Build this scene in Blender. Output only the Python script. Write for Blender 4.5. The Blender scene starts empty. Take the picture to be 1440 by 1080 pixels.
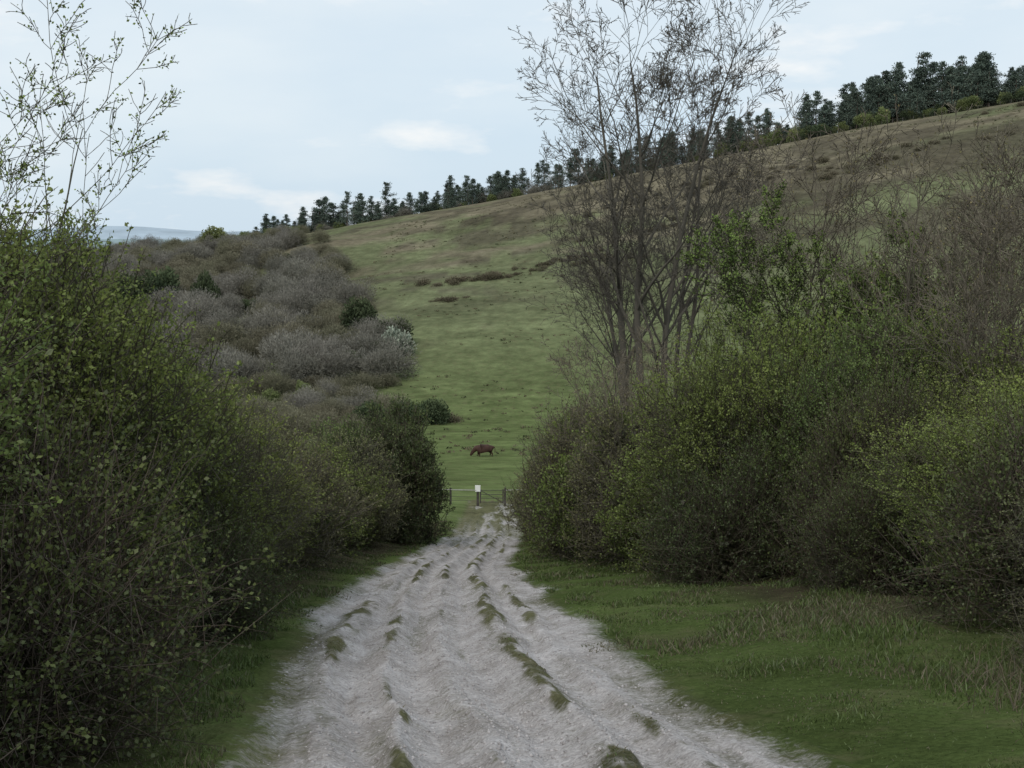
import bpy, math, random
import numpy as np
from mathutils import Vector, Quaternion
sc=bpy.context.scene
R=np.random.default_rng(7)

# ------------------------------------------------------------ noise
_T=np.random.default_rng(3).random((256,256))
def vn(x,y):
    x=np.asarray(x,float); y=np.asarray(y,float)
    xi=np.floor(x).astype(int); yi=np.floor(y).astype(int)
    fx=x-xi; fy=y-yi; fx=fx*fx*(3-2*fx); fy=fy*fy*(3-2*fy)
    a=_T[xi&255,yi&255]; b=_T[(xi+1)&255,yi&255]; c=_T[xi&255,(yi+1)&255]; d=_T[(xi+1)&255,(yi+1)&255]
    return (a*(1-fx)+b*fx)*(1-fy)+(c*(1-fx)+d*fx)*fy
def fbm(x,y,o=4):
    s=0;a=.5;t=0
    for i in range(o):
        s=s+a*vn(x*2**i+17.3*i,y*2**i+9.1*i); t+=a; a*=.5
    return s/t
def ss(a,b,x):
    t=np.clip((x-a)/(b-a),0,1); return t*t*(3-2*t)

# ------------------------------------------------------------ terrain shape
ky=[-60,-20,0,8,13,19,35,46,60,87,150,200,260]
kz=[4,-.6,-1.65,-3.4,-4.4,-5.75,-9.4,-11.8,-14.6,-19,-26.7,-30.3,-31]
dy=np.arange(-60,261,.5); dz=np.interp(dy,ky,kz)
ker=np.exp(-np.linspace(-2,2,13)**2); ker/=ker.sum()
dz=np.convolve(np.pad(dz,6,mode='reflect',reflect_type='odd'),ker,'valid')
cyk=[-30,0,7.9,9.3,10.5,13,18.7,34.8,46,60,75,87,110]
cxk=[.8,.5,.07,-.2,-.41,-.67,-1.05,-1.85,-1.67,-1.28,-1.3,-1.5,-1.6]
ddy=np.arange(-30,111,.5); ddx=np.interp(ddy,cyk,cxk)
ddx=np.convolve(np.pad(ddx,6,mode='edge'),ker,'valid')
def cx(y): return np.interp(y,ddy,ddx)
def hz(x,y):
    x=np.asarray(x,float); y=np.asarray(y,float)
    zc=np.interp(y,dy,dz)
    u=x-cx(y)
    side=np.where(u>0,.10*np.clip(u-2.2,0,14),.13*np.clip(-u-2.2,0,14))*(1-ss(60,120,y))
    z=zc+side
    z=z+(fbm(x*.5,y*.5,3)-.5)*.3*ss(1.8,3.2,np.abs(u))*(1-ss(90,150,y))
    yf=205-.12*np.clip(x,-200,250); yr=487-.38*np.clip(x,-300,300)
    zr=np.interp(x,[-2000,-400,-200,-90,-36,22,121,174,300,1500],[-30,-22,-9,.5,9.5,19.5,38,46,60,70])
    t=(y-yf)/(yr-yf)
    tc=np.clip(t,0,1)
    S=np.sin(np.pi/2*tc)**1.35
    zh=zc+(zr-zc)*S
    zh=zh+(fbm(x*.02,y*.02,4)-.5)*9*np.sin(np.pi*tc)*ss(0,.2,tc)
    far=np.clip(t-1,0,4)
    zh=zh-(zr+42)*ss(0,2.2,far)*1.0
    return np.where(t>0,zh,z)
def H(x,y): return float(hz(np.array([x]),np.array([y]))[0])

# ------------------------------------------------------------ mesh helper
def mk(name,V,F,mat,col=None,extra=None,smooth=False):
    V=np.asarray(V,np.float32); me=bpy.data.meshes.new(name)
    me.vertices.add(len(V)); me.vertices.foreach_set('co',V.ravel())
    if not isinstance(F,list): F=[F]
    F=[np.asarray(f,np.int32) for f in F if len(f)]
    idx=np.concatenate([f.ravel() for f in F]); cnt=np.concatenate([np.full(len(f),f.shape[1]) for f in F]).astype(np.int32)
    st=np.concatenate([[0],np.cumsum(cnt)[:-1]]).astype(np.int32)
    me.loops.add(len(idx)); me.loops.foreach_set('vertex_index',idx)
    me.polygons.add(len(cnt)); me.polygons.foreach_set('loop_start',st); me.polygons.foreach_set('loop_total',cnt)
    if smooth: me.polygons.foreach_set('use_smooth',np.ones(len(cnt),bool))
    if col is not None:
        c=np.ones((len(V),4),np.float32); c[:,:3]=col
        a=me.attributes.new('Col','FLOAT_COLOR','POINT'); a.data.foreach_set('color',c.ravel())
    if extra:
        for k,v in extra.items():
            a=me.attributes.new(k,'FLOAT','POINT'); a.data.foreach_set('value',np.asarray(v,np.float32))
    me.update(calc_edges=True); me.materials.append(mat)
    return me
def ob(name,me,loc=(0,0,0),rz=0,s=(1,1,1),parent=None):
    o=bpy.data.objects.new(name,me); o.location=loc; o.rotation_euler=(0,0,rz); o.scale=s
    sc.collection.objects.link(o)
    if parent: o.parent=parent
    return o
def nrm(a): return a/(np.linalg.norm(a,axis=-1,keepdims=True)+1e-9)
class Buf:
    def __init__(s): s.V=[];s.C=[];s.Q=[];s.n=0
    def add(s,V,C,Q):
        s.Q.append(Q+s.n); s.V.append(V); s.C.append(C); s.n+=len(V)
    def mesh(s,name,mat):
        return mk(name,np.concatenate(s.V),[np.concatenate(s.Q)],mat,np.concatenate(s.C))
def leaves(B,P,D,size,col,rng,asp=.35):
    n=len(P); D=nrm(D); r=rng.normal(size=(n,3)); S=nrm(np.cross(D,r)); N=np.cross(D,S)
    s=size[:,None]
    V=np.stack([P,P+D*s*.5+S*s*asp+N*s*.08,P+D*s,P+D*s*.5-S*s*asp+N*s*.08],1).reshape(-1,3)
    B.add(V,np.repeat(col,4,0),np.arange(n*4).reshape(n,4))
def tubes(B,P0,P1,r0,r1,col,sides=4):
    P0=np.asarray(P0,float);P1=np.asarray(P1,float);n=len(P0)
    d=nrm(P1-P0); ref=np.tile(np.array([.93,.36,.05]),(n,1)); a=nrm(np.cross(d,ref)); b=np.cross(d,a)
    ang=np.arange(sides)*2*np.pi/sides
    ca=np.cos(ang)[None,:,None]; sa=np.sin(ang)[None,:,None]
    ring=a[:,None]*ca+b[:,None]*sa
    A=P0[:,None]+ring*np.asarray(r0)[:,None,None]; Bq=P1[:,None]+ring*np.asarray(r1)[:,None,None]
    V=np.concatenate([A,Bq],1).reshape(-1,3)
    i=np.arange(sides); j=(i+1)%sides
    q=np.stack([i,j,j+sides,i+sides],1)
    Q=(q[None]+(np.arange(n)*2*sides)[:,None,None]).reshape(-1,4)
    if np.ndim(col)==1: C=np.tile(np.array(col),(len(V),1))
    else: C=np.repeat(col,2*sides,0)
    B.add(V,C,Q)

# ------------------------------------------------------------ materials
def newmat(n):
    m=bpy.data.materials.new(n); m.use_nodes=True; nt=m.node_tree; nt.nodes.clear(); return m,nt
def N(nt,t,**k):
    n=nt.nodes.new(t)
    for a,b in k.items(): setattr(n,a,b)
    return n
def foliage(name,transl=.3,var=.35,rough=.55):
    m,nt=newmat(name); L=nt.links.new
    at=N(nt,'ShaderNodeAttribute',attribute_name='Col'); oi=N(nt,'ShaderNodeObjectInfo')
    hs=N(nt,'ShaderNodeHueSaturation')
    mr=N(nt,'ShaderNodeMapRange'); mr.inputs['To Min'].default_value=1-var; mr.inputs['To Max'].default_value=1+var
    L(oi.outputs['Random'],mr.inputs['Value']); L(mr.outputs[0],hs.inputs['Value'])
    mu=N(nt,'ShaderNodeMath',operation='MULTIPLY'); mu.inputs[1].default_value=7.31; L(oi.outputs['Random'],mu.inputs[0])
    fr=N(nt,'ShaderNodeMath',operation='FRACT'); L(mu.outputs[0],fr.inputs[0])
    m2=N(nt,'ShaderNodeMapRange'); m2.inputs['To Min'].default_value=.488; m2.inputs['To Max'].default_value=.514
    L(fr.outputs[0],m2.inputs['Value']); L(m2.outputs[0],hs.inputs['Hue'])
    L(at.outputs['Color'],hs.inputs['Color'])
    out=N(nt,'ShaderNodeOutputMaterial')
    p=N(nt,'ShaderNodeBsdfDiffuse'); L(hs.outputs[0],p.inputs['Color'])
    if transl>0:
        t=N(nt,'ShaderNodeBsdfTranslucent'); mx=N(nt,'ShaderNodeMixShader'); mx.inputs[0].default_value=transl
        L(hs.outputs[0],t.inputs['Color']); L(p.outputs[0],mx.inputs[1]); L(t.outputs[0],mx.inputs[2])
        gl=N(nt,'ShaderNodeBsdfGlossy'); gl.inputs['Roughness'].default_value=.5; gl.inputs['Color'].default_value=(1,1,1,1)
        m3=N(nt,'ShaderNodeMixShader'); m3.inputs[0].default_value=.02; L(mx.outputs[0],m3.inputs[1]); L(gl.outputs[0],m3.inputs[2]); L(m3.outputs[0],out.inputs[0])
    else:
        L(p.outputs[0],out.inputs[0])
    return m
M_leaf=foliage('leaf_foliage',.4,.16)
M_far=foliage('distant_foliage',0,.16,.9)
M_grass=foliage('grass_blades',.3,0)
M_bark=foliage('bark',0,.15,.9)
def simple(name,c,rough=.8,nscale=8,amt=.4):
    m,nt=newmat(name);L=nt.links.new
    no=N(nt,'ShaderNodeTexNoise'); no.inputs['Scale'].default_value=nscale; no.inputs['Detail'].default_value=6
    tc=N(nt,'ShaderNodeTexCoord'); L(tc.outputs['Object'],no.inputs['Vector'])
    cr=N(nt,'ShaderNodeValToRGB'); cr.color_ramp.elements[0].position=.3; cr.color_ramp.elements[1].position=.7
    cr.color_ramp.elements[0].color=tuple(v*(1-amt) for v in c)+(1,); cr.color_ramp.elements[1].color=tuple(min(1,v*(1+amt)) for v in c)+(1,)
    L(no.outputs[0],cr.inputs[0]); p=N(nt,'ShaderNodeBsdfPrincipled'); p.inputs['Roughness'].default_value=rough
    p.inputs['Specular IOR Level'].default_value=.2
    L(cr.outputs[0],p.inputs['Base Color']); out=N(nt,'ShaderNodeOutputMaterial'); L(p.outputs[0],out.inputs[0]); return m

def ground_mat():
    m,nt=newmat('ground_surface');L=nt.links.new
    geo=N(nt,'ShaderNodeNewGeometry'); at=N(nt,'ShaderNodeAttribute',attribute_name='Col'); ch=N(nt,'ShaderNodeAttribute',attribute_name='chalk')
    def noise(s,d=6,r=.6,vec=None):
        n=N(nt,'ShaderNodeTexNoise'); n.inputs['Scale'].default_value=s; n.inputs['Detail'].default_value=d; n.inputs['Roughness'].default_value=r
        L(vec or geo.outputs['Position'],n.inputs['Vector']); return n.outputs[0]
    def mr(v,a,b,c,d):
        n=N(nt,'ShaderNodeMapRange'); n.inputs[1].default_value=a;n.inputs[2].default_value=b;n.inputs[3].default_value=c;n.inputs[4].default_value=d; L(v,n.inputs[0]); return n.outputs[0]
    def mth(op,a,b):
        n=N(nt,'ShaderNodeMath',operation=op)
        for i,v in enumerate((a,b)):
            if isinstance(v,(int,float)): n.inputs[i].default_value=v
            else: L(v,n.inputs[i])
        return n.outputs[0]
    def mix(f,a,b,bt='MIX'):
        n=N(nt,'ShaderNodeMix',data_type='RGBA',blend_type=bt)
        for s,v in ((0,f),(6,a),(7,b)):
            if isinstance(v,(int,float)): n.inputs[s].default_value=v
            elif isinstance(v,tuple): n.inputs[s].default_value=v
            else: L(v,n.inputs[s])
        return n.outputs[2]
    mp=N(nt,'ShaderNodeMapping'); mp.inputs['Scale'].default_value=(.035,.035,.9); L(geo.outputs['Position'],mp.inputs[0])
    n1=mr(noise(.35,8,.7),.3,.7,.62,1.38); n2=mr(noise(18,4,.7),.3,.7,.72,1.28); n3=mr(noise(.05,6,.65),.3,.7,.74,1.26)
    n4=mr(noise(1.,6,.7,mp.outputs[0]),.3,.7,.78,1.22)
    f=mth('MULTIPLY',mth('MULTIPLY',n1,n2),mth('MULTIPLY',n3,n4))
    vm=N(nt,'ShaderNodeVectorMath',operation='SCALE'); L(at.outputs['Color'],vm.inputs[0]); L(f,vm.inputs['Scale'])
    dry=mr(noise(.9,6,.7),.5,.72,0,.6)
    g=mix(dry,vm.outputs[0],(.14,.125,.07,1))
    vo=N(nt,'ShaderNodeTexVoronoi'); vo.inputs['Scale'].default_value=45; L(geo.outputs['Position'],vo.inputs['Vector'])
    vs=N(nt,'ShaderNodeSeparateColor'); L(vo.outputs['Color'],vs.inputs[0])
    st=mr(vs.outputs[0],0,1,.76,1.12)
    cb=mr(noise(1.3,8,.75),.34,.62,0,1)
    c=mix(cb,(.31,.28,.26,1),(.53,.495,.485,1))
    vm2=N(nt,'ShaderNodeVectorMath',operation='SCALE'); L(c,vm2.inputs[0]); L(mth('MULTIPLY',st,mr(noise(40,5,.75),.3,.7,.78,1.16)),vm2.inputs['Scale'])
    e=mth('ADD',ch.outputs['Fac'],mth('MULTIPLY',mth('SUBTRACT',mth('ADD',mth('MULTIPLY',noise(16,8,.8),.6),mth('MULTIPLY',noise(3.0,6,.75),.4)),.5),3.4))
    e=mr(e,.08,.85,0,1)
    colr=mix(e,g,vm2.outputs[0])
    b1=N(nt,'ShaderNodeBump'); b1.inputs['Strength'].default_value=.6; b1.inputs['Distance'].default_value=.022; L(noise(26,8,.75),b1.inputs['Height'])
    b3=N(nt,'ShaderNodeBump'); b3.inputs['Distance'].default_value=.6; L(noise(.5,6,.7),b3.inputs['Height'])
    L(mr(ch.outputs['Fac'],0,.5,.5,.05),b3.inputs['Strength']); L(b1.outputs[0],b3.inputs['Normal'])
    p=N(nt,'ShaderNodeBsdfDiffuse')
    L(colr,p.inputs['Color']); L(b3.outputs[0],p.inputs['Normal'])
    out=N(nt,'ShaderNodeOutputMaterial'); L(p.outputs[0],out.inputs[0]); return m
M_ground=ground_mat()

# ------------------------------------------------------------ ground sheet
def gcolor(x,y):
    near=np.array([.078,.105,.034]); field=np.array([.115,.145,.056]); hill=np.array([.132,.146,.078]); brown=np.array([.170,.143,.103]); dark=np.array([.08,.07,.052])
    litter=np.array([.065,.055,.035])
    c=near[None]+(field-near)[None]*ss(50,90,y)[:,None]
    c=c+(hill-c)*ss(190,300,y)[:,None]
    u=x-cx(y)
    lit=(ss(3.6,5.2,u)+ss(2.0,3.0,-u))*(1-ss(60,75,y))
    lit=np.clip(lit,0,1)*np.where(u>0,ss(10,15,y),1)
    c=c+(litter-c)*lit[:,None]
    yf=205-.12*np.clip(x,-200,250); yr=487-.38*np.clip(x,-300,300); t=(y-yf)/(yr-yf)
    n=fbm(x*.018+3,y*.035,5); n2=fbm(x*.06,y*.16+5,4)
    b=ss(.47,.62,n*.5+n2*.5+.34*(ss(.3,.85,t)-.38)*ss(-70,40,x)-.12*ss(105,150,x))*ss(.1,.3,t)
    c=c+(brown-c)*(b*.85)[:,None]
    d=ss(.53,.62,fbm(x*.05+40,y*.16+7,5)+.05*ss(0,60,x)-.03*ss(120,160,x))*ss(.25,.4,t)*(1-ss(.85,1,t))
    c=c+(dark-c)*(d*.8)[:,None]
    haze_col=np.array([.22,.27,.28]); k=ss(500,3000,y)*.9; c=c+(haze_col-c)*k[:,None]  # aerial haze painted into the ground colour, paler and bluer with distance
    return c
nu,nv=520,640
U=np.linspace(-1,1,nu); X=6*np.sinh(U*math.asinh(5000/6))
Wv=np.linspace(-math.asinh(60/8),math.asinh(12000/8),nv); Y=5+8*np.sinh(Wv)
GX,GY=np.meshgrid(X,Y); gx=GX.ravel(); gy=GY.ravel()
z=hz(gx,gy); u=gx-cx(gy)
z=z-.3*(1-ss(2.7,3.1,np.abs(u)))*ss(-24,-22,gy)*(1-ss(88,92,gy))
ii=np.arange(nu*nv).reshape(nv,nu)
Q=np.stack([ii[:-1,:-1],ii[:-1,1:],ii[1:,1:],ii[1:,:-1]],-1).reshape(-1,4)
tr=np.exp(-((gx-(-1.6-(gy-92)*.03))/1.2)**2)*ss(85,92,gy)*(1-ss(95,125,gy))*.1
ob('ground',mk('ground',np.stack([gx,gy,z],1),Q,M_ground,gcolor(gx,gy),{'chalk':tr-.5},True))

# ------------------------------------------------------------ chalk track strip
def track_fields(u,v):
    uw=u+.22*(fbm(v*.13,v*0+3,3)-.5)+.16*(fbm(u*2+9,v*1.3,4)-.5)
    g=np.zeros_like(u); h=np.zeros_like(u); mud=np.zeros_like(u)
    for k,(c,w,th,a) in enumerate([(-1.25,.13,.42,.06),(-.66,.09,.34,.08),(-.02,.09,.36,.07),(.64,.12,.22,.09),(1.22,.08,.44,.05)]):
        cc=c+.22*(fbm(v*.07+k*11,v*0+k,3)-.5)
        p=.22+.78*ss(th,th+.35,fbm(v*.16+k*31,v*0+k*5.5,4))
        ww=w*(.6+1.0*vn(v*.4+k*7,v*0+k))
        s=np.exp(-((uw-cc)/ww)**2*1.1)
        g=np.maximum(g,s*p*(.05+1.9*ss(.35,.65,fbm(u*4+k,v*1.1,4))*.8)); h=h+a*s*(.4+.6*p)
        mud=np.maximum(mud,np.exp(-((uw-cc+.15)/(.14))**2)*(.4+.6*p))
        mud=np.maximum(mud,.85*np.exp(-((uw-cc-.14)/(.10))**2)*(.4+.6*p))
    for k,(c,w,a) in enumerate([(-.95,.16,.12),(-.36,.17,.12),(.32,.18,.12),(.98,.16,.10),(-1.55,.15,.05)]):
        cc=c+.22*(fbm(v*.07+k*11,v*0+k,3)-.5)
        h=h-a*np.exp(-((uw-cc)/w)**2)*(.6+.4*vn(v*.15+k*3,v*0+k+.5))
    rill=fbm(uw*5.5,v*.4,4)
    h=h+.07*(fbm(u*1.4,v*.15+20,3)-.5)+.10*(rill-.5)+.03*(fbm(u*9,v*5,3)-.5)+.010*(fbm(u*25,v*22,2)-.5)
    mud=np.maximum(mud,ss(.50,.70,1-rill)*.95)
    return g,h,mud
tu=np.linspace(-3.3,3.3,230); tv=[ -22.]
while tv[-1]<92: tv.append(tv[-1]+max(.035,.0045*abs(tv[-1])) if tv[-1]>3 else tv[-1]+.2)
tv=np.array(tv); TU,TV=np.meshgrid(tu,tv); a=TU.ravel(); b=TV.ravel()
g,h,mud=track_fields(a,b)
env=1-ss(1.7,3.0,np.abs(a)); tx=a+cx(b)
ez=hz(tx,b)+.012+h*env*(1-.5*ss(60,85,b))-.06*(1-ss(1.5,2.2,np.abs(a)))
halfw=1.80+.8*(fbm(b*.3+2,b*0+np.sign(a)*3,4)-.5)
chalk=1.15-ss(-.5,.5,np.abs(a)-halfw)*1.6
chalk=chalk*(1-ss(.05,.9,g)*.95)*(1-.60*mud*fbm(a*2,b*.6,3)*1.4)
far_=ss(42,80,b); chalk=chalk*(1-.7*far_*(.3+1.2*ss(.4,.6,fbm(a*.9+5,b*.2,4))))-.3*ss(72,84,b)
tc=gcolor(tx,b); soil=np.array([.122,.112,.066]); inn=(1-ss(1.5,2.0,np.abs(a)))*.8; tc=tc+(soil-tc)*inn[:,None]
ii=np.arange(len(a)).reshape(len(tv),len(tu))
Q=np.stack([ii[:-1,:-1],ii[:-1,1:],ii[1:,1:],ii[1:,:-1]],-1).reshape(-1,4)
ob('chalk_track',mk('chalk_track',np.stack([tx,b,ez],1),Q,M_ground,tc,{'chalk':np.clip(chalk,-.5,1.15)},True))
def tz(x,y):
    u=x-cx(y); g,h,_m=track_fields(u,y)
    return np.where(np.abs(u)<3.3,hz(x,y)+.012+h*(1-ss(1.7,3.0,np.abs(u)))-.06*(1-ss(1.5,2.2,np.abs(u))),hz(x,y)),g

n=18000; yy=4.5*np.exp(R.random(n)*math.log(30/4.5)); uu=R.normal(size=n)*1.0
xx=uu+cx(yy); zz,gg=tz(xx,yy); keep=(gg<.4)&(np.abs(uu)<1.7); xx,yy,zz=xx[keep],yy[keep],zz[keep]; n=len(xx)
r=.004+.018*R.random(n)**5+.0003*yy
base=nrm(np.array([[1,0,0],[0,1,0],[-1,0,0],[0,-1,0],[0,0,1],[0,0,-1]],float))
ff=np.array([[0,1,4],[1,2,4],[2,3,4],[3,0,4],[1,0,5],[2,1,5],[3,2,5],[0,3,5]])
V=(base[None]*(.6+.6*R.random((n,6,1)))*np.array([1,1,.6]))*r[:,None,None]
an=R.random(n)*6.28; c_,s_=np.cos(an)[:,None],np.sin(an)[:,None]
V=np.stack([V[...,0]*c_-V[...,1]*s_,V[...,0]*s_+V[...,1]*c_,V[...,2]],-1)+np.stack([xx,yy,zz+r*.1],1)[:,None]
T_=(ff[None]+(np.arange(n)*6)[:,None,None]).reshape(-1,3)
gc=np.array([.48,.45,.44])[None]*(.65+.5*R.random((n,1)))
ob('gravel',mk('gravel',V.reshape(-1,3),T_,M_bark,np.repeat(gc,6,0)))

# ------------------------------------------------------------ grass blades
def blades(x,y,hgt,wid,col,rng,lean=.5):
    n=len(x); z,_=tz(x,y); a=rng.random(n)*6.28; d=np.stack([np.cos(a),np.sin(a),0*a],1)
    a2=rng.random(n)*6.28; l=np.stack([np.cos(a2),np.sin(a2),0*a],1)*(hgt*lean*rng.random(n))[:,None]
    P=np.stack([x,y,z-.01],1); up=np.array([0,0,1.])
    mid=P+l*.35+up*(hgt*.55)[:,None]; tip=P+l+up*hgt[:,None]
    w=wid[:,None]
    V=np.stack([P-d*w,P+d*w,mid+d*w*.8,mid-d*w*.8,tip],1).reshape(-1,3)
    o=np.arange(n)*5
    return V,np.stack([o,o+1,o+2,o+3],1),np.stack([o+3,o+2,o+4],1),np.repeat(col,5,0)
n=440000
y_=3.5*np.exp(R.random(n)*math.log(70/3.5)); x_=cx(y_)+R.uniform(-4.0,7.0,n)
u_=x_-cx(y_); g_=track_fields(u_,y_)[0]
cl=fbm(x_*1.1,y_*1.1,4)
keep=((np.abs(u_)>1.9+1.1*(vn(x_*2,y_*2)-.5))&(cl+R.random(n)*.3>.44))|((g_>.35)&(R.random(n)<.3)&(np.abs(u_)<1.8))
x_,y_,u_,cl=x_[keep],y_[keep],u_[keep],cl[keep]; n=len(x_)
hh=(.012+.05*R.random(n)**1.8)*(.45+1.5*ss(.4,.7,cl))*np.where(np.abs(u_)<1.9,.35,1)
cg=np.array([.105,.14,.042])[None]*(.5+.8*R.random((n,1)))
dr=R.random(n)<(.12+.45*ss(.44,.58,fbm(x_*.7+50,y_*.7,3))+.35*(np.abs(u_)<1.8))
cg[dr]=np.array([.165,.145,.09])*(.55+.7*R.random((dr.sum(),1)))
V,Qg,Tg,C=blades(x_,y_,hh,.0022+.00033*y_,cg,R,1.2)
ob('grass',mk('grass',V,[Qg,Tg],M_grass,C))
n=10000; cxs=R.uniform(3.7,6.6,70); cys=R.uniform(5.8,10.5,70); k=R.integers(0,70,n)
x_=cxs[k]+R.normal(size=n)*.22; y_=cys[k]+R.normal(size=n)*.22
cg=np.array([.18,.15,.10])[None]*(.5+.8*R.random((n,1))); gm=R.random(n)<.3; cg[gm]=np.array([.10,.13,.045])
V,Qg,Tg,C=blades(x_,y_,.05+.2*R.random(n)**1.6,.0018+.0002*y_,cg,R,1.6)
ob('dry_grass',mk('dry_grass',V,[Qg,Tg],M_grass,C))

# ------------------------------------------------------------ bush meshes
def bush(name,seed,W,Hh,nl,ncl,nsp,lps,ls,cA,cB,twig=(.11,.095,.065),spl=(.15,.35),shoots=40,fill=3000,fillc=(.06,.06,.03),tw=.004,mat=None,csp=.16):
    rng=np.random.default_rng(seed); B=Buf()
    a=rng.random(nl)*6.28; rr=W*.5*.74*np.sqrt(rng.random(nl)); rad=W*rng.uniform(.11,.26,nl)
    top=Hh*(1-.5*(rr/(W*.5))**2)*rng.uniform(.82,1.05,nl)
    zc=rad*.6+(top-rad*1.6)*rng.random(nl)**.75; zc[:3]=top[:3]-rad[:3]
    C=np.stack([rr*np.cos(a),rr*np.sin(a),zc],1)
    pr=rad**2/np.sum(rad**2)
    def surf(n,lo,hi):
        k=rng.choice(nl,n,p=pr); d=nrm(rng.normal(size=(n,3))); f=rng.uniform(lo,hi,n)
        P=C[k]+d*(rad[k]*f)[:,None]; return P,d
    P,d=surf(ncl*3,.75,1.25)
    dist=np.linalg.norm(P[:,None]-C[None],axis=2)/rad[None]
    ok=(dist.min(1)>.66)|(rng.random(len(P))<.12); ok&=P[:,2]>.05
    P=P[ok][:ncl];d=d[ok][:ncl]; m=len(P)
    ctone=rng.random(m); k=rng.integers(0,m,nsp)
    S=P[k]+rng.normal(size=(nsp,3))*csp; D=nrm(d[k]*.8+np.array([0,0,.55])+rng.normal(size=(nsp,3))*.5)
    Ln=rng.uniform(spl[0],spl[1],nsp); Ln[:shoots]*=rng.uniform(1.6,3.2,shoots); D[:shoots]=nrm(D[:shoots]+np.array([0,0,.9]))
    sel=S[:,2]>.03; S,D,Ln,k=S[sel],D[sel],Ln[sel],k[sel]; nsp=len(S)
    bend=S+D*Ln[:,None]*.5; tip=bend+nrm(D+rng.normal(size=(nsp,3))*.25+np.array([0,0,-.1]))*Ln[:,None]*.5
    tc=np.array(twig)*rng.uniform(.6,1.4,(nsp,1))
    back=S-D*Ln[:,None]*.6
    tubes(B,back,bend,np.full(nsp,tw*1.3),np.full(nsp,tw),tc,3); tubes(B,bend,tip,np.full(nsp,tw),np.full(nsp,tw*.4),tc,3)
    nn=int(nsp*lps); q=rng.integers(0,nsp,nn); t=rng.random(nn)**.8
    LP=S[q]+(bend[q]-S[q])*np.clip(t*2,0,1)[:,None]+(tip[q]-bend[q])*np.clip(t*2-1,0,1)[:,None]+rng.normal(size=(nn,3))*ls*.5
    LD=D[q]*.5+rng.normal(size=(nn,3))*.7
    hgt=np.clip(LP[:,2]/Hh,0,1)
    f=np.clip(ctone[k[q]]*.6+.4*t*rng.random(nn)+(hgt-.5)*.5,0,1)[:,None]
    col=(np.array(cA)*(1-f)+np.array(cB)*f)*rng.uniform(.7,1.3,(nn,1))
    leaves(B,LP,LD,ls*rng.uniform(.6,1.3,nn),col,rng)
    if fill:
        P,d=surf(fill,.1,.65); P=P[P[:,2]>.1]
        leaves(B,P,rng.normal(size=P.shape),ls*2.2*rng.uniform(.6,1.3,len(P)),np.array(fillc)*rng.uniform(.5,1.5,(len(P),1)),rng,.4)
    P0=[];P1=[];r0=[];r1=[]
    for i in range(nl):
        p=np.array([rng.normal()*W*.06,rng.normal()*W*.06,-.1]); e=C[i]; prev=p; ns=5; R0=.018+.012*rng.random()
        for j in range(1,ns+1):
            t=j/ns; qn=p*(1-t)+e*t+np.array([0,0,.25*math.sin(t*3.14)])+rng.normal(size=3)*.07*(j<ns)
            P0.append(prev);P1.append(qn);r0.append(R0*(1.3-t));r1.append(R0*(1.3-t-.2));prev=qn
    tubes(B,P0,P1,r0,r1,np.array(twig),5)
    return B.mesh(name,mat or M_leaf)
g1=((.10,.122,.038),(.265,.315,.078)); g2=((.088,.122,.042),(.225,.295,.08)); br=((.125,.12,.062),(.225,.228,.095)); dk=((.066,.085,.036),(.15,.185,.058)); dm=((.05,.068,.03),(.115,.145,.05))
tb=(.14,.125,.09)
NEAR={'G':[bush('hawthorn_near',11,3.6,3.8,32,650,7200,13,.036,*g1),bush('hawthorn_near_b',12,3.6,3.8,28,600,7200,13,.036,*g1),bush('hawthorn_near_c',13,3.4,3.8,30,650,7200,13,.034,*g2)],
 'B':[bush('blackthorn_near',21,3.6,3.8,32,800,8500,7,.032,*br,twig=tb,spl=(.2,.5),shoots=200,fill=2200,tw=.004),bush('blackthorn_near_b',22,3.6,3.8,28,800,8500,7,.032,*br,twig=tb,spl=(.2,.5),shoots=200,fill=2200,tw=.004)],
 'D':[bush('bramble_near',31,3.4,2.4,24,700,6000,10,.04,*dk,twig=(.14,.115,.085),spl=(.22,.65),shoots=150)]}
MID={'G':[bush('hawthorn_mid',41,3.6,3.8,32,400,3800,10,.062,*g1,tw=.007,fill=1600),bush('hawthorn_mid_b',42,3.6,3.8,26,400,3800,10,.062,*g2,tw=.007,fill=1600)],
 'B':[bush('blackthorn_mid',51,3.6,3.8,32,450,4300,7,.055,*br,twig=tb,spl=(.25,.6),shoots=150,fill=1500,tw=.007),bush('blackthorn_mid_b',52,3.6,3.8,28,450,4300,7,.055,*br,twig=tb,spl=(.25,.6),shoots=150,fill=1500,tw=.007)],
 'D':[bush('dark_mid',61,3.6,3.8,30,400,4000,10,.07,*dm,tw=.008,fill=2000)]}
BN={'G':'hawthorn_bush','B':'blackthorn_bush','D':'bramble_bush'}
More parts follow.
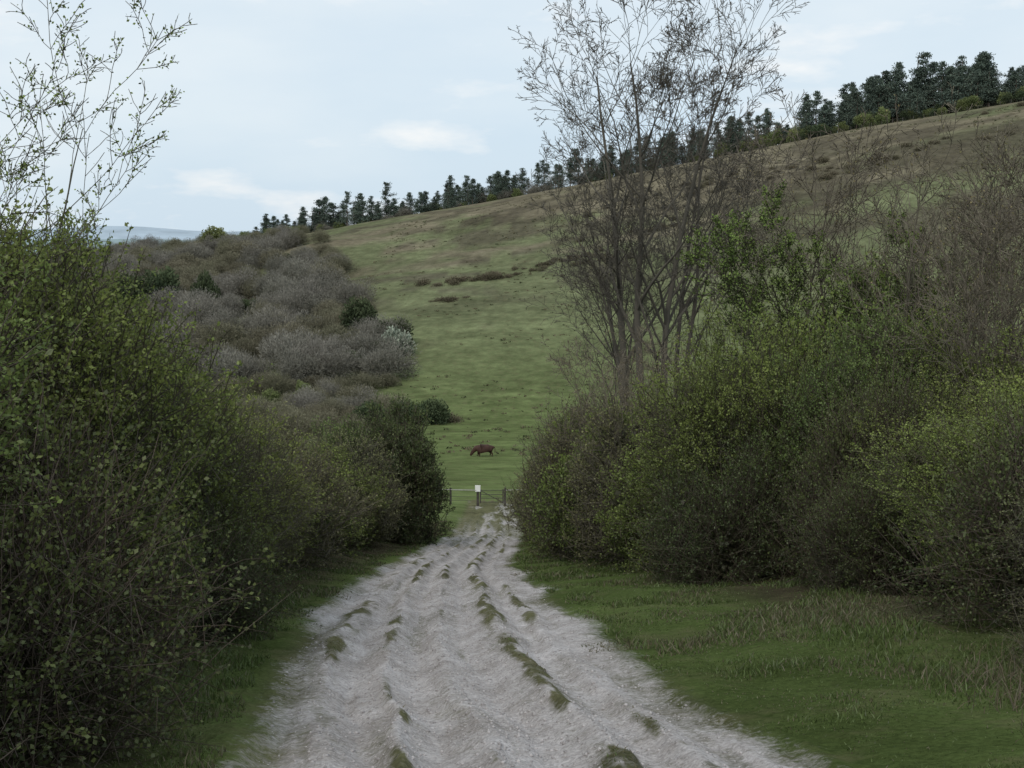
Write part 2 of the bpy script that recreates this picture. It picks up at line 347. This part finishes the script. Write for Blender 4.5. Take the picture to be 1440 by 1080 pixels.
BL=[ # x,y,width,height,type
(-4.25,5.2,3.2,2.5,'D'),(-4.9,7.0,3.6,3.6,'G'),(-3.9,7.7,3.2,2.1,'D'),(-4.6,9.5,3.6,4.0,'G'),(-4.9,12.2,3.7,4.2,'G'),(-6.9,11.5,4.2,4.9,'G'),(-4.3,11.0,2.6,1.9,'D'),(-4.2,13.8,2.4,1.7,'D'),
(-5.0,14.9,3.5,3.9,'G'),(-5.4,17.6,3.6,3.2,'B'),(-5.9,20,4,3.3,'G'),(-5.9,23,3.6,3.1,'B'),(-7.8,18,4.5,3.6,'G'),(-6.2,26,3.8,3.2,'G'),(-8.4,23,4.5,3.5,'G'),
(-6.5,29.5,4.2,3.5,'B'),(-6.8,33.5,4.2,3.4,'G'),(-9,29,5,3.8,'B'),(-7.1,38,4.2,3.3,'B'),(-6.9,42,4.2,3.6,'G'),(-5.2,51,4.1,6.0,'D'),(-7.1,50,4.5,4.6,'G'),(-6.6,46,4.0,4.0,'B'),(-9.5,45,6,4.2,'B'),(-6.9,57,4.2,4.4,'D'),(-13,46,7,4.4,'B'),
(2.6,54,4.2,4.4,'B'),(2.55,49,4,4.7,'B'),(2.5,44,3.9,4.8,'B'),(2.6,39.5,4,4.8,'G'),(2.75,35.5,3.9,4.7,'B'),(3.0,31.5,3.8,4.4,'G'),(3.35,28.3,3.6,3.8,'B'),(3.6,25.8,3.2,3.0,'G'),(5.0,24.2,4.2,5.2,'G'),(4.3,22.2,3,2.5,'D'),(6.0,22.6,3.8,5.0,'G'),(7.6,22.4,4,4.4,'G'),(6.3,19.6,3.2,3.0,'D'),(9.4,20.5,4,3.8,'G'),(7.2,17.2,3.8,3.3,'G'),(9.8,17,4.2,3.6,'G'),(6.3,15.0,3.2,2.6,'G'),(6.3,12.6,3.2,2.3,'D'),(8.4,13.4,4.2,3.2,'G'),(6.3,10.4,2.8,1.7,'B'),(5.2,9.4,1.8,.9,'B'),(5.5,17.4,2.2,1.8,'D'),(5.2,7.8,1.7,.75,'B'),(6.4,8.2,2.8,1.5,'B'),
(6.8,28,4.5,5.6,'G'),(8.2,29,4.4,6.4,'G'),(6.2,34,4.5,4.8,'G'),(6.4,41,5.2,4.6,'B'),(11.2,24,5,4.2,'G'),(11.4,30,5,4.6,'B'),
(7,58,6,5,'B'),(10,50,7,4.8,'B'),(16,38,8,4.8,'B'),(-9,62,6,4.2,'B'),(-14,60,8,4.8,'B'),(-9.4,74,6,4.,'D'),(9,76,7,4.5,'B')]
rr_=random.Random(5)
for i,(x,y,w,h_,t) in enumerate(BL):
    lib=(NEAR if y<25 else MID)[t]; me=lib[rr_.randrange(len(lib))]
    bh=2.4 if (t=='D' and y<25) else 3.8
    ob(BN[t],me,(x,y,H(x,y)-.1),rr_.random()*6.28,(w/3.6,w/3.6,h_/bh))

# ------------------------------------------------------------ bare trees
def tree(name,seed,height,r0,lv,bark=(.085,.075,.06),buds=0,budc=(.09,.08,.03),stems=1,spread=.5,up=.12,first=.18,bsize=.05,n1=14,nb=(9,7,5),minr=.007,lean=(0,0),ratio=(.42,.62),tl0=.16):
    rnd=random.Random(seed); rng=np.random.default_rng(seed); S0=[];S1=[];RA=[];RB=[]
    def grow(p,d,L,r,l):
        ns=[14,9,6,4,3][l]; st=L/ns; childs=[n1,nb[0],nb[1],nb[2],0][l] if l<lv else 0
        f0=first if l==0 else .15
        marks=sorted(f0+(1-f0)*rnd.random()**(.85) for _ in range(childs)); mi=0
        az=rnd.random()*6.28; wig=[.045,.085,.13,.17,.2][l]
        for i in range(ns):
            d=(d+Vector((rnd.gauss(0,wig),rnd.gauss(0,wig),rnd.gauss(0,wig)*.6+up*(.5 if l==0 else 1)*(.6 if l<3 else .3)))).normalized()
            q=p+d*st; ra=max(minr,r*(1-.88*i/ns)); rb=max(minr*.8,r*(1-.88*(i+1)/ns))
            S0.append(p[:]);S1.append(q[:]);RA.append(ra);RB.append(rb)
            while mi<len(marks) and marks[mi]<=(i+1)/ns:
                f=marks[mi]; mi+=1; az+=2.4+rnd.gauss(0,.5)
                perp=d.orthogonal().normalized(); perp.rotate(Quaternion(d,az))
                a=spread*rnd.uniform(.7,1.35)*(1.15 if l else 1.)
                cd=(d*math.cos(a)+perp*math.sin(a)).normalized()
                cl=L*(rnd.uniform(*ratio) if l==0 else rnd.uniform(.36,.58))*(1.08-.62*f)
                pp=p+d*st*(f*ns-i)
                grow(pp,cd,cl,max(minr,(r*(1-.88*f))*.55),l+1)
            p=q
    for s in range(stems):
        a=s*6.283/stems+.3; tl=0 if stems==1 else tl0
        grow(Vector((math.cos(a)*.15*(stems>1),math.sin(a)*.15*(stems>1),-.15)),Vector((math.cos(a)*tl+lean[0],math.sin(a)*tl+lean[1],1)).normalized(),height*rnd.uniform(.85,1),r0*rnd.uniform(.75,1),0)
    B=Buf(); S0=np.array(S0);S1=np.array(S1);RA=np.array(RA);RB=np.array(RB)
    big=RA>.03
    cb=np.array(bark)*rng.uniform(.75,1.25,(len(RA),1))
    tubes(B,S0[big],S1[big],RA[big],RB[big],np.array(bark),8); tubes(B,S0[~big],S1[~big],RA[~big],RB[~big],cb[~big],3)
    if buds:
        fine=np.where(RA<=minr*1.3)[0]; k=rng.choice(fine,buds); t=rng.random((buds,1))
        P=S0[k]*(1-t)+S1[k]*t; leaves(B,P+rng.normal(size=P.shape)*bsize*.5,rng.normal(size=P.shape)+np.array([0,0,.4]),bsize*rng.uniform(.5,1.3,buds),np.array(budc)*rng.uniform(.6,1.5,(buds,1)),rng)
    return B.mesh(name,M_bark)
ab=(.125,.115,.095)
ashA=tree('ash_tree',101,16.8,.19,4,bark=ab,stems=3,spread=.56,up=.06,first=.26,n1=12,nb=(8,6,4),buds=500,bsize=.06,budc=(.08,.065,.04),minr=.0085,ratio=(.36,.6),lean=(-.04,0),tl0=.09)
ashB=tree('ash_tree_b',105,15.5,.14,4,bark=ab,stems=2,spread=.56,up=.06,first=.22,n1=12,nb=(8,6,4),buds=400,bsize=.06,budc=(.08,.065,.04),minr=.0085,ratio=(.36,.6),tl0=.09)
thin=tree('young_ash_tree',110,7.6,.08,3,stems=2,spread=.6,up=.08,first=.12,n1=14,nb=(8,6,4),buds=900,bsize=.045,bark=(.155,.135,.105),budc=(.16,.14,.07),minr=.007)
thin2=tree('young_ash_tree_b',111,7.4,.07,3,stems=3,spread=.62,up=.06,first=.12,n1=12,nb=(8,6,4),buds=1200,bsize=.045,bark=(.165,.145,.11),budc=(.18,.16,.08),minr=.007)
ltree=tree('elder_tree',120,5.6,.05,3,bark=(.13,.12,.09),stems=3,spread=.6,up=.06,first=.3,n1=10,nb=(7,5,4),buds=4500,bsize=.032,budc=(.18,.23,.07),minr=.004)
green=tree('leafing_tree',130,7.4,.1,3,stems=3,spread=.55,up=.08,first=.12,n1=14,nb=(9,7,4),buds=24000,bsize=.065,budc=(.155,.20,.06),minr=.008)
def T(name,me,x,y,s=1,rz=0,sz=None): ob(name,me,(x,y,H(x,y)-.1),rz,(s,s,sz or s))
T('ash_tree',ashA,4.2,38,1,.0); T('ash_tree',ashB,5.3,39.5,1.0,2.1); T('ash_tree',ashB,3.5,41,.8,4.4)
T('leafing_tree',green,7.9,30,1.05,1.); T('leafing_tree',green,9.2,31,.95,3.); T('leafing_tree',green,6.4,32,.75,5.)
T('young_ash_tree',thin,7.3,31,1.3,2.); T('young_ash_tree',thin,9.4,27,1.1,3.3); T('young_ash_tree',thin2,10.4,28,1.15,.6); T('young_ash_tree',thin2,8.8,22,.8,4.); T('young_ash_tree',thin,10.2,23,.95,5.2); T('young_ash_tree',thin2,9.4,23.5,1.0,1.9)
T('young_ash_tree',thin2,3.2,31,.8,1.2); T('young_ash_tree',thin2,2.7,37,.9,5.)
T('elder_tree',ltree,-5.3,11.4,1.0,.3); T('elder_tree',ltree,-4.9,10.2,.75,2.6)

# ------------------------------------------------------------ distant vegetation
def crown(name,seed,W,Hh,nl,n,size,asp,cA,cB,trunk=True,upd=.5,z0=.15,tcol=(.10,.085,.075),rs=(.12,.25),sh=(.4,1.2)):
    rng=np.random.default_rng(seed);B=Buf()
    a=rng.random(nl)*6.28; rr=W*.5*.75*np.sqrt(rng.random(nl)); rad=W*rng.uniform(rs[0],rs[1],nl); top=Hh*(1-.45*(rr/(W*.5))**2)*rng.uniform(.85,1.1,nl)
    zc=Hh*z0+rad*.7+(top-rad*1.7-Hh*z0)*rng.random(nl)**.7; C=np.stack([rr*np.cos(a),rr*np.sin(a),zc],1)
    k=rng.choice(nl,n,p=rad**2/np.sum(rad**2)); d=nrm(rng.normal(size=(n,3))); P=C[k]+d*(rad[k]*rng.uniform(sh[0],sh[1],n))[:,None]
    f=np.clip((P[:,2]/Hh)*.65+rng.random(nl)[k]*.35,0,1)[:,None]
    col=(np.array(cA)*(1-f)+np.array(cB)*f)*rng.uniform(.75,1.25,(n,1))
    leaves(B,P,d+np.array([0,0,upd])+rng.normal(size=(n,3))*.5,size*rng.uniform(.6,1.4,n),col,rng,asp)
    if trunk:
        e=C[:min(nl,10)]; m=len(e); b0=np.zeros((m,3)); b0[:,2]=Hh*.2
        tubes(B,b0,e,np.full(m,.12),np.full(m,.05),np.array(tcol),4)
        tubes(B,[[0,0,-.5]],[[0,0,Hh*.3]],[.25],[.2],np.array(tcol),6)
    return B.mesh(name,M_far)
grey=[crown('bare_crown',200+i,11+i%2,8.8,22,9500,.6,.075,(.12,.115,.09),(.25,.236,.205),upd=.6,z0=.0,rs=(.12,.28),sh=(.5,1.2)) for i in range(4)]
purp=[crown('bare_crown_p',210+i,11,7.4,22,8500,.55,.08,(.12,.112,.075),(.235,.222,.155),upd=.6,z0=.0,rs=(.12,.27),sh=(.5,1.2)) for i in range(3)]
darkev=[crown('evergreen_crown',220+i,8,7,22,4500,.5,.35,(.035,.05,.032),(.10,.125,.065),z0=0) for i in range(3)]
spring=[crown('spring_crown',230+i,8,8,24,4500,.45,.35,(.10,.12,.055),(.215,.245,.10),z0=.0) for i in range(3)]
white=[crown('blossom_crown',240,6,5,20,4000,.4,.35,(.11,.13,.09),(.28,.31,.25),z0=0)]
scrubm=[crown('scrub_crown',250+i,6,1.6,20,1600,.45,.2,(.09,.082,.055),(.165,.145,.10),trunk=False,z0=0) for i in range(3)]
def pine(name,seed,Hh,W,broad):
    rng=np.random.default_rng(seed);B=Buf()
    tubes(B,[[0,0,-.5],[.1,0,Hh*.45]],[[.1,0,Hh*.45],[0,.1,Hh*.97]],[.22,.17],[.17,.04],np.array([.14,.11,.09]),6)
    z=Hh*rng.uniform(.04,.25); b0=[];b1=[]
    off=rng.normal(size=2)*.7
    while z<Hh:
        f=(z/Hh); r=W*.5*((1-f)**.7 if not broad else (1-f**2.6)*.95)*rng.uniform(.4,1.3)+.2
        for j in range(rng.integers(2,6)):
            a=rng.random()*6.28; rr=r*rng.uniform(.5,1.25); tipp=np.array([rr*math.cos(a)+off[0]*f,rr*math.sin(a)+off[1]*f,z+rr*rng.uniform(-.05,.5)])
            b0.append([0,0,z]);b1.append(tipp)
            m=60; t=rng.uniform(.2,1.05,m)[:,None]; P=np.array([0,0,z])*(1-t)+tipp*t+rng.normal(size=(m,3))*np.array([.45,.45,.26])*(1.2-f*.5)
            col=(np.array([.06,.08,.068])+rng.random((m,1))*np.array([.07,.085,.06]))*rng.uniform(.7,1.3)  # needle colour includes painted haze, paler and bluer for the far ridge
            leaves(B,P,rng.normal(size=(m,3))+np.array([0,0,.5]),.42*rng.uniform(.6,1.3,m),col,rng,.25)
        z+=Hh*rng.uniform(.03,.085)
    m=len(b0); tubes(B,b0,b1,np.full(m,.06),np.full(m,.03),np.array([.12,.10,.08]),3)
    return B.mesh(name,M_far)
pines=[pine('pine_crown',300+i,9.+(i*1.7)%4,7.6+.6*(i%4),i%2) for i in range(8)]
def group(name,items):
    e=bpy.data.objects.new(name,None); sc.collection.objects.link(e)
    for i,(lib,x,y,s) in enumerate(items):
        sw=s*rr_.uniform(.9,1.15)
        ob('tree_%d'%i,lib[rr_.randrange(len(lib))],(x,y,H(x,y)-.3),rr_.random()*6.28,(sw,sw,s*rr_.uniform(.85,1.15)),e)
    return e
it=[];pts=[]
tries=0
while len(it)<430 and tries<16000:
    tries+=1
    y=rr_.uniform(170,470); x=rr_.uniform(-0.40,-.05)*y
    edge=np.interp(y,[165,205,255,300,380,480],[-21,-20,-25,-36,-55,-92])
    if x>edge: continue
    dmin=3.2 if y<235 else 4.4
    if any((x-a)**2+(y-b)**2<dmin**2 for a,b in pts): continue
    pts.append((x,y)); q=rr_.random(); pn=float(fbm(np.array([x*.03]),np.array([y*.03]),2)[0])
    lib=darkev if (q<.03 or (pn<.34 and q<.4)) else spring if q<.06 else purp if (q<.3 or pn>.6) else grey
    if y<235: lib=purp if q<.65 else grey if q<.85 else spring
    s=rr_.uniform(.65,1.05)*(.66 if y<235 else .95)*np.interp(y,[300,470],[1,.8])*(.65 if lib is spring or lib is darkev else 1)
    it.append((lib,x,y,s))
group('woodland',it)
ob('holly_tree',darkev[0],(-25.5,263,H(-25.5,263)-.4),1,(1.0,1.0,1.0)); ob('blossom_tree',white[0],(-24,255,H(-24,255)-.3),0,(1.2,1.2,1.3)); ob('holly_tree',darkev[1],(-29,250,H(-29,250)-.4),2,(.8,.8,.8)); ob('holly_tree',darkev[2],(-34,275,H(-34,275)-.4),3,(1,1,1.3))
ob('holly_tree',darkev[1],(-100,325,H(-100,325)-.4),2,(1.3,1.3,1.7)); ob('holly_tree',darkev[0],(-94,331,H(-94,331)-.4),1,(1.2,1.2,1.8)); ob('holly_tree',darkev[2],(-80,322,H(-80,322)-.4),1,(.9,.9,1.7))
group('thicket',[(darkev,-15.5,200,.62),(darkev,-12.5,201,.62),(darkev,-18.5,203,.6),(purp,-21,203,.7),(darkev,-23,195,.6),(scrubm,-10,203,.8)])
it=[]
def ridge(x,o): return 487-.38*x+o
x=-112.
while x<58:
    it.append((pines,x,ridge(x,rr_.uniform(6,34)),rr_.uniform(.6,1.05)*np.interp(x,[-112,-84,-30,58],[1.1,1.3,1.15,1.25]))); x+=rr_.choice([.6,1.1,1.8,2.6,3.6])
while x<235:
    k=np.interp(x,[70,100,122,132,165,172,235],[1.15,1.15,1.3,1.7,1.7,1.2,1.1])
    if not (98<x<104 and rr_.random()<.6): it.append((pines,x,ridge(x,rr_.uniform(4,34)),rr_.uniform(.6,1.1)*k))
    x+=rr_.choice([.6,1.,1.6,2.4])*(.6 if 128<x<168 else 1)
group('pine_row',it)
it=[]
for i in range(90):
    x=rr_.uniform(75,190); it.append((spring if rr_.random()<.5 else darkev,x,ridge(x,rr_.uniform(0,14)),rr_.uniform(.4,.8)))
for i in range(40):
    x=rr_.uniform(-135,-85); it.append((spring if rr_.random()<.5 else purp,x,ridge(x,rr_.uniform(-5,30)),rr_.uniform(.5,.8)))
for i in range(80):
    x=rr_.uniform(-90,75); it.append((spring if rr_.random()<.5 else grey,x,ridge(x,rr_.uniform(8,26)),rr_.uniform(.35,.65)))
it.append((spring,-112,470,1.3))
group('hilltop_trees',it)
it=[]
for (x0,y0,sx,sy,n_) in [(-8,318,16,2.5,30),(12,324,14,4,26),(24,318,10,5,14),(60,370,36,8,30),(105,352,30,8,26),(40,345,30,4,20),(165,395,10,3,14),(-15,300,6,1.5,5)]:
    for i in range(n_): it.append((scrubm,x0+rr_.gauss(0,sx*.5),y0+rr_.gauss(0,sy*.5),rr_.uniform(.3,.75)))
group('hillside_scrub',it)
B=Buf(); n=6500; rng=np.random.default_rng(55); x=rng.uniform(-40,190,n); y=rng.uniform(150,440,n); kk=fbm(x*.05,y*.08,3)>.48; x,y=x[kk],y[kk]; n=len(x); z=hz(x,y)
m=9; idx=np.repeat(np.arange(n),m); s=rng.uniform(.12,.42,n)[idx]
P=np.stack([x,y,z],1)[idx]+rng.normal(size=(n*m,3))*s[:,None]*np.array([.7,.7,.1])
tc_=np.where(rng.random((n,1))<.6,np.array([[.17,.15,.095]]),np.array([[.10,.11,.06]]))
leaves(B,P,rng.normal(size=P.shape)*.5+np.array([0,0,.8]),s,tc_[idx],rng,.4)
ob('grass_tussocks',B.mesh('grass_tussocks',M_far))
B=Buf(); z0=H(-22,247)
tubes(B,[[-24.5,246,H(-24.5,246)+.3],[-22,247,z0+.3],[-21.2,247,z0+.3]],[[-22,247,z0+.3],[-19.5,247.6,H(-19.5,247.6)+.35],[-20.3,246.6,z0+1.0]],[.3,.26,.12],[.26,.12,.04],np.array([.30,.28,.26]),7)
ob('fallen_log',B.mesh('fallen_log',M_bark))

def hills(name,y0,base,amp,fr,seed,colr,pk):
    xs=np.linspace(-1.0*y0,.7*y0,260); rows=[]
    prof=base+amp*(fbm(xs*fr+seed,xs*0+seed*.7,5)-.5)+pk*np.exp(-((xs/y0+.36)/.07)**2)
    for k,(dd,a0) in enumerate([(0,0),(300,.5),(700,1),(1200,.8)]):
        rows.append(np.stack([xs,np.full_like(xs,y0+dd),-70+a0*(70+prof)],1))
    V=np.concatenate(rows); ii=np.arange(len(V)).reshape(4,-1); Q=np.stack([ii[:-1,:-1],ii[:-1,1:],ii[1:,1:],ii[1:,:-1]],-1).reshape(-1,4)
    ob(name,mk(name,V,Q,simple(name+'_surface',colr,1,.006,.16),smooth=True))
hills('distant_hills',6000,28,60,.0022,4,(.37,.44,.50),38)  # haze painted as pale blue base colour, no real atmosphere
hills('distant_hills',3200,-10,26,.005,9,(.24,.31,.32),10)  # nearer layer, less haze mixed into its base colour

# ------------------------------------------------------------ gate, fence, sign
M_wood=simple('weathered_wood',(.07,.062,.055),.9,6,.3); M_rail=simple('pale_rail_wood',(.33,.31,.285),.9,6,.2); M_white=simple('white_sign_paint',(.82,.82,.8),.5,3,.04)
def empty(n,loc=(0,0,0)):
    e=bpy.data.objects.new(n,None); e.location=loc; sc.collection.objects.link(e); return e
def box(name,p0,p1,w,t,mat,par):
    p0=Vector(p0);p1=Vector(p1); import bmesh
    bm=bmesh.new(); bmesh.ops.create_cube(bm,size=1); L=(p1-p0).length
    bmesh.ops.scale(bm,vec=(w,t,L),verts=bm.verts); bmesh.ops.bevel(bm,geom=bm.edges[:],offset=min(w,t)*.12,segments=1,affect='EDGES')
    me=bpy.data.meshes.new(name); bm.to_mesh(me); bm.free(); me.materials.append(mat)
    o=bpy.data.objects.new(name,me); sc.collection.objects.link(o); o.rotation_mode='QUATERNION'; o.rotation_quaternion=(p1-p0).to_track_quat('Z','Y'); o.location=(p0+p1)/2; o.parent=par; return o
gy0=87.
e=empty('wooden_gate'); zA=H(-2.45,gy0); zB=H(-.5,gy0)
box('hinge_post',(-.5,gy0,zB-.3),(-.5,gy0,zB+1.25),.15,.15,M_wood,e)
for i,hh_ in enumerate((.2,.48,.76,1.06)): box('bar_%d'%i,(-2.3,gy0,zA+hh_),(-.6,gy0,zB+hh_),.08,.035,M_wood,e)
box('stile',(-2.26,gy0-.05,zA+.12),(-2.26,gy0-.05,zA+1.15),.09,.05,M_wood,e); box('stile_b',(-.64,gy0-.05,zB+.12),(-.64,gy0-.05,zB+1.15),.09,.05,M_wood,e); box('brace',(-.7,gy0-.05,zB+.2),(-2.2,gy0-.05,zA+1.02),.06,.04,M_wood,e)
e=empty('notice_sign'); box('post',(-2.45,gy0,zA-.3),(-2.45,gy0,zA+1.4),.18,.18,M_wood,e); box('board',(-2.45,gy0-.13,zA+.98),(-2.45,gy0-.13,zA+1.45),.38,.02,M_white,e)
e=empty('wooden_fence')
for i,xp in enumerate((-4.4,-6.3,-8.2,1.4,3.3,5.2)): zz0=H(xp,gy0); box('post_%d'%i,(xp,gy0,zz0-.3),(xp,gy0,zz0+1.2),.15,.15,M_wood,e)
for i,(a0,b0) in enumerate(((-8.2,-6.3),(-6.3,-4.4),(-4.4,-2.56),(-.43,1.4),(1.4,3.3),(3.3,5.2))):
    for j,hh_ in enumerate((1.08,.6,.3)): box('rail_%d_%d'%(i,j),(a0,gy0-.1,H(a0,gy0)+hh_),(b0,gy0-.1,H(b0,gy0)+hh_),.12 if j==0 else .02,.035 if j==0 else .02,M_rail if j==0 else M_wood,e)
B=Buf(); xs=np.arange(60,260,3.2); ys=487-.38*xs-6; zs=hz(xs,ys); P=np.stack([xs,ys,zs],1)
tubes(B,P-[0,0,.2],P+[0,0,1.25],np.full(len(xs),.07),np.full(len(xs),.07),np.array([.12,.11,.1]),5)
for hh_ in (.4,.8,1.15): tubes(B,P[:-1]+[0,0,hh_],P[1:]+[0,0,hh_],np.full(len(xs)-1,.012),np.full(len(xs)-1,.012),np.array([.12,.11,.1]),3)
ob('wire_fence',B.mesh('wire_fence',M_bark))

# ------------------------------------------------------------ cow
M_cow=simple('cow_hide',(.055,.028,.021),.7,2,.35)
def cow(x,y,rz,s=1):
    nodes=[];ed=[]
    def nd(p,r,par=None):
        nodes.append((p,r)); 
        if par is not None: ed.append((par,len(nodes)-1))
        return len(nodes)-1
    mid=nd((.15,0,.93),(.50,.50)); ch=nd((-.45,0,.95),(.46,.50),mid); sh=nd((-.80,0,1.0),(.34,.40),ch)
    hp=nd((.72,0,.98),(.44,.46),mid); rp=nd((1.04,0,1.02),(.30,.34),hp)
    n1=nd((-1.05,0,.84),(.24,.31),sh); n2=nd((-1.26,0,.60),(.19,.23),n1); pl=nd((-1.38,0,.42),(.19,.20),n2); fc=nd((-1.48,0,.25),(.14,.15),pl); mz=nd((-1.54,0,.11),(.12,.105),fc)
    for sg in (1,-1):
        er=nd((-1.33,.22*sg,.52),(.035,.05),pl); nd((-1.29,.37*sg,.48),(.02,.05),er)
        a=nd((-.58,.24*sg,.62),(.18,.2),ch); b=nd((-.55-.06*sg,.24*sg,.38),(.1,.11),a); c=nd((-.56-.08*sg,.24*sg,.14),(.065,.065),b); nd((-.6-.08*sg,.24*sg,.03),(.08,.08),c)
        a=nd((.80,.24*sg,.7),(.22,.28),hp); b=nd((.76-.04*sg,.24*sg,.54),(.15,.18),a); c=nd((.95-.08*sg,.24*sg,.38),(.085,.1),b); d=nd((.9-.08*sg,.24*sg,.14),(.065,.065),c); nd((.86-.08*sg,.24*sg,.03),(.08,.08),d)
    t=nd((1.3,0,1.08),(.05,.06),rp); t=nd((1.36,0,.8),(.03,.03),t); nd((1.34,0,.42),(.06,.06),t)
    me=bpy.data.meshes.new('cow'); me.from_pydata([p for p,_ in nodes],ed,[]); 
    o=ob('cow',me,(x,y,H(x,y)),rz,(s,s,s))
    m=o.modifiers.new('skin','SKIN'); m.use_smooth_shade=True
    for i,(p,r) in enumerate(nodes): me.skin_vertices[0].data[i].radius=r
    me.skin_vertices[0].data[0].use_root=True
    sb=o.modifiers.new('sub','SUBSURF'); sb.levels=2; sb.render_levels=2
    me.materials.append(M_cow); return o
cow(-3.5,150,.12,1.05)

# ------------------------------------------------------------ light & sky
az=math.radians(-160); el=math.radians(46)
w=bpy.data.worlds.new("World"); sc.world=w; w.use_nodes=True; nt=w.node_tree; nt.nodes.clear(); L=nt.links.new
sky=N(nt,'ShaderNodeTexSky'); sky.sky_type='NISHITA'; sky.sun_disc=False; sky.sun_elevation=el; sky.sun_rotation=az; sky.dust_density=2
b1=N(nt,'ShaderNodeBackground'); b1.inputs[1].default_value=.10; L(sky.outputs[0],b1.inputs[0])
tcn=N(nt,'ShaderNodeTexCoord'); mp=N(nt,'ShaderNodeMapping'); mp.inputs['Scale'].default_value=(1,1,3.2); L(tcn.outputs['Generated'],mp.inputs[0])
no=N(nt,'ShaderNodeTexNoise'); no.inputs['Scale'].default_value=2.2; no.inputs['Detail'].default_value=5; no.inputs['Roughness'].default_value=.5; L(mp.outputs[0],no.inputs['Vector'])
cr=N(nt,'ShaderNodeValToRGB'); E=cr.color_ramp.elements; E[0].position=.40; E[0].color=(.66,.79,.90,1); E[1].position=.70; E[1].color=(.85,.92,.96,1); L(no.outputs[0],cr.inputs[0])
no2=N(nt,'ShaderNodeTexNoise'); no2.inputs['Scale'].default_value=7; no2.inputs['Detail'].default_value=5; no2.inputs['Roughness'].default_value=.55; L(mp.outputs[0],no2.inputs['Vector'])
m2=N(nt,'ShaderNodeMapRange'); m2.inputs[1].default_value=.55; m2.inputs[2].default_value=.74; m2.inputs[4].default_value=.95; L(no2.outputs[0],m2.inputs[0])
mx0=N(nt,'ShaderNodeMix',data_type='RGBA'); L(m2.outputs[0],mx0.inputs[0]); L(cr.outputs[0],mx0.inputs[6]); mx0.inputs[7].default_value=(1.0,1.0,.99,1)
b2=N(nt,'ShaderNodeBackground'); b2.inputs[1].default_value=1.03; L(mx0.outputs[2],b2.inputs[0])
ms=N(nt,'ShaderNodeMixShader'); ms.inputs[0].default_value=.9; L(b1.outputs[0],ms.inputs[1]); L(b2.outputs[0],ms.inputs[2]); wo=N(nt,'ShaderNodeOutputWorld'); L(ms.outputs[0],wo.inputs[0])
sd=bpy.data.lights.new('sun','SUN'); sd.energy=1.4; sd.angle=math.radians(14); sd.color=(1,.94,.85); so=bpy.data.objects.new('sun',sd); sc.collection.objects.link(so)
dirv=Vector((math.sin(az)*math.cos(el),math.cos(az)*math.cos(el),math.sin(el))); so.rotation_mode='QUATERNION'; so.rotation_quaternion=dirv.to_track_quat('Z','Y')

cam=bpy.data.cameras.new('camera'); co=bpy.data.objects.new('camera',cam); sc.collection.objects.link(co); sc.camera=co
cam.sensor_width=36; cam.lens=43.45; cam.clip_start=.1; cam.clip_end=30000
co.location=(0,0,0); co.rotation_euler=(math.radians(90-6.73),0,0)
sc.view_settings.view_transform='Standard'; sc.view_settings.look='None'; sc.view_settings.exposure=0; sc.view_settings.gamma=1
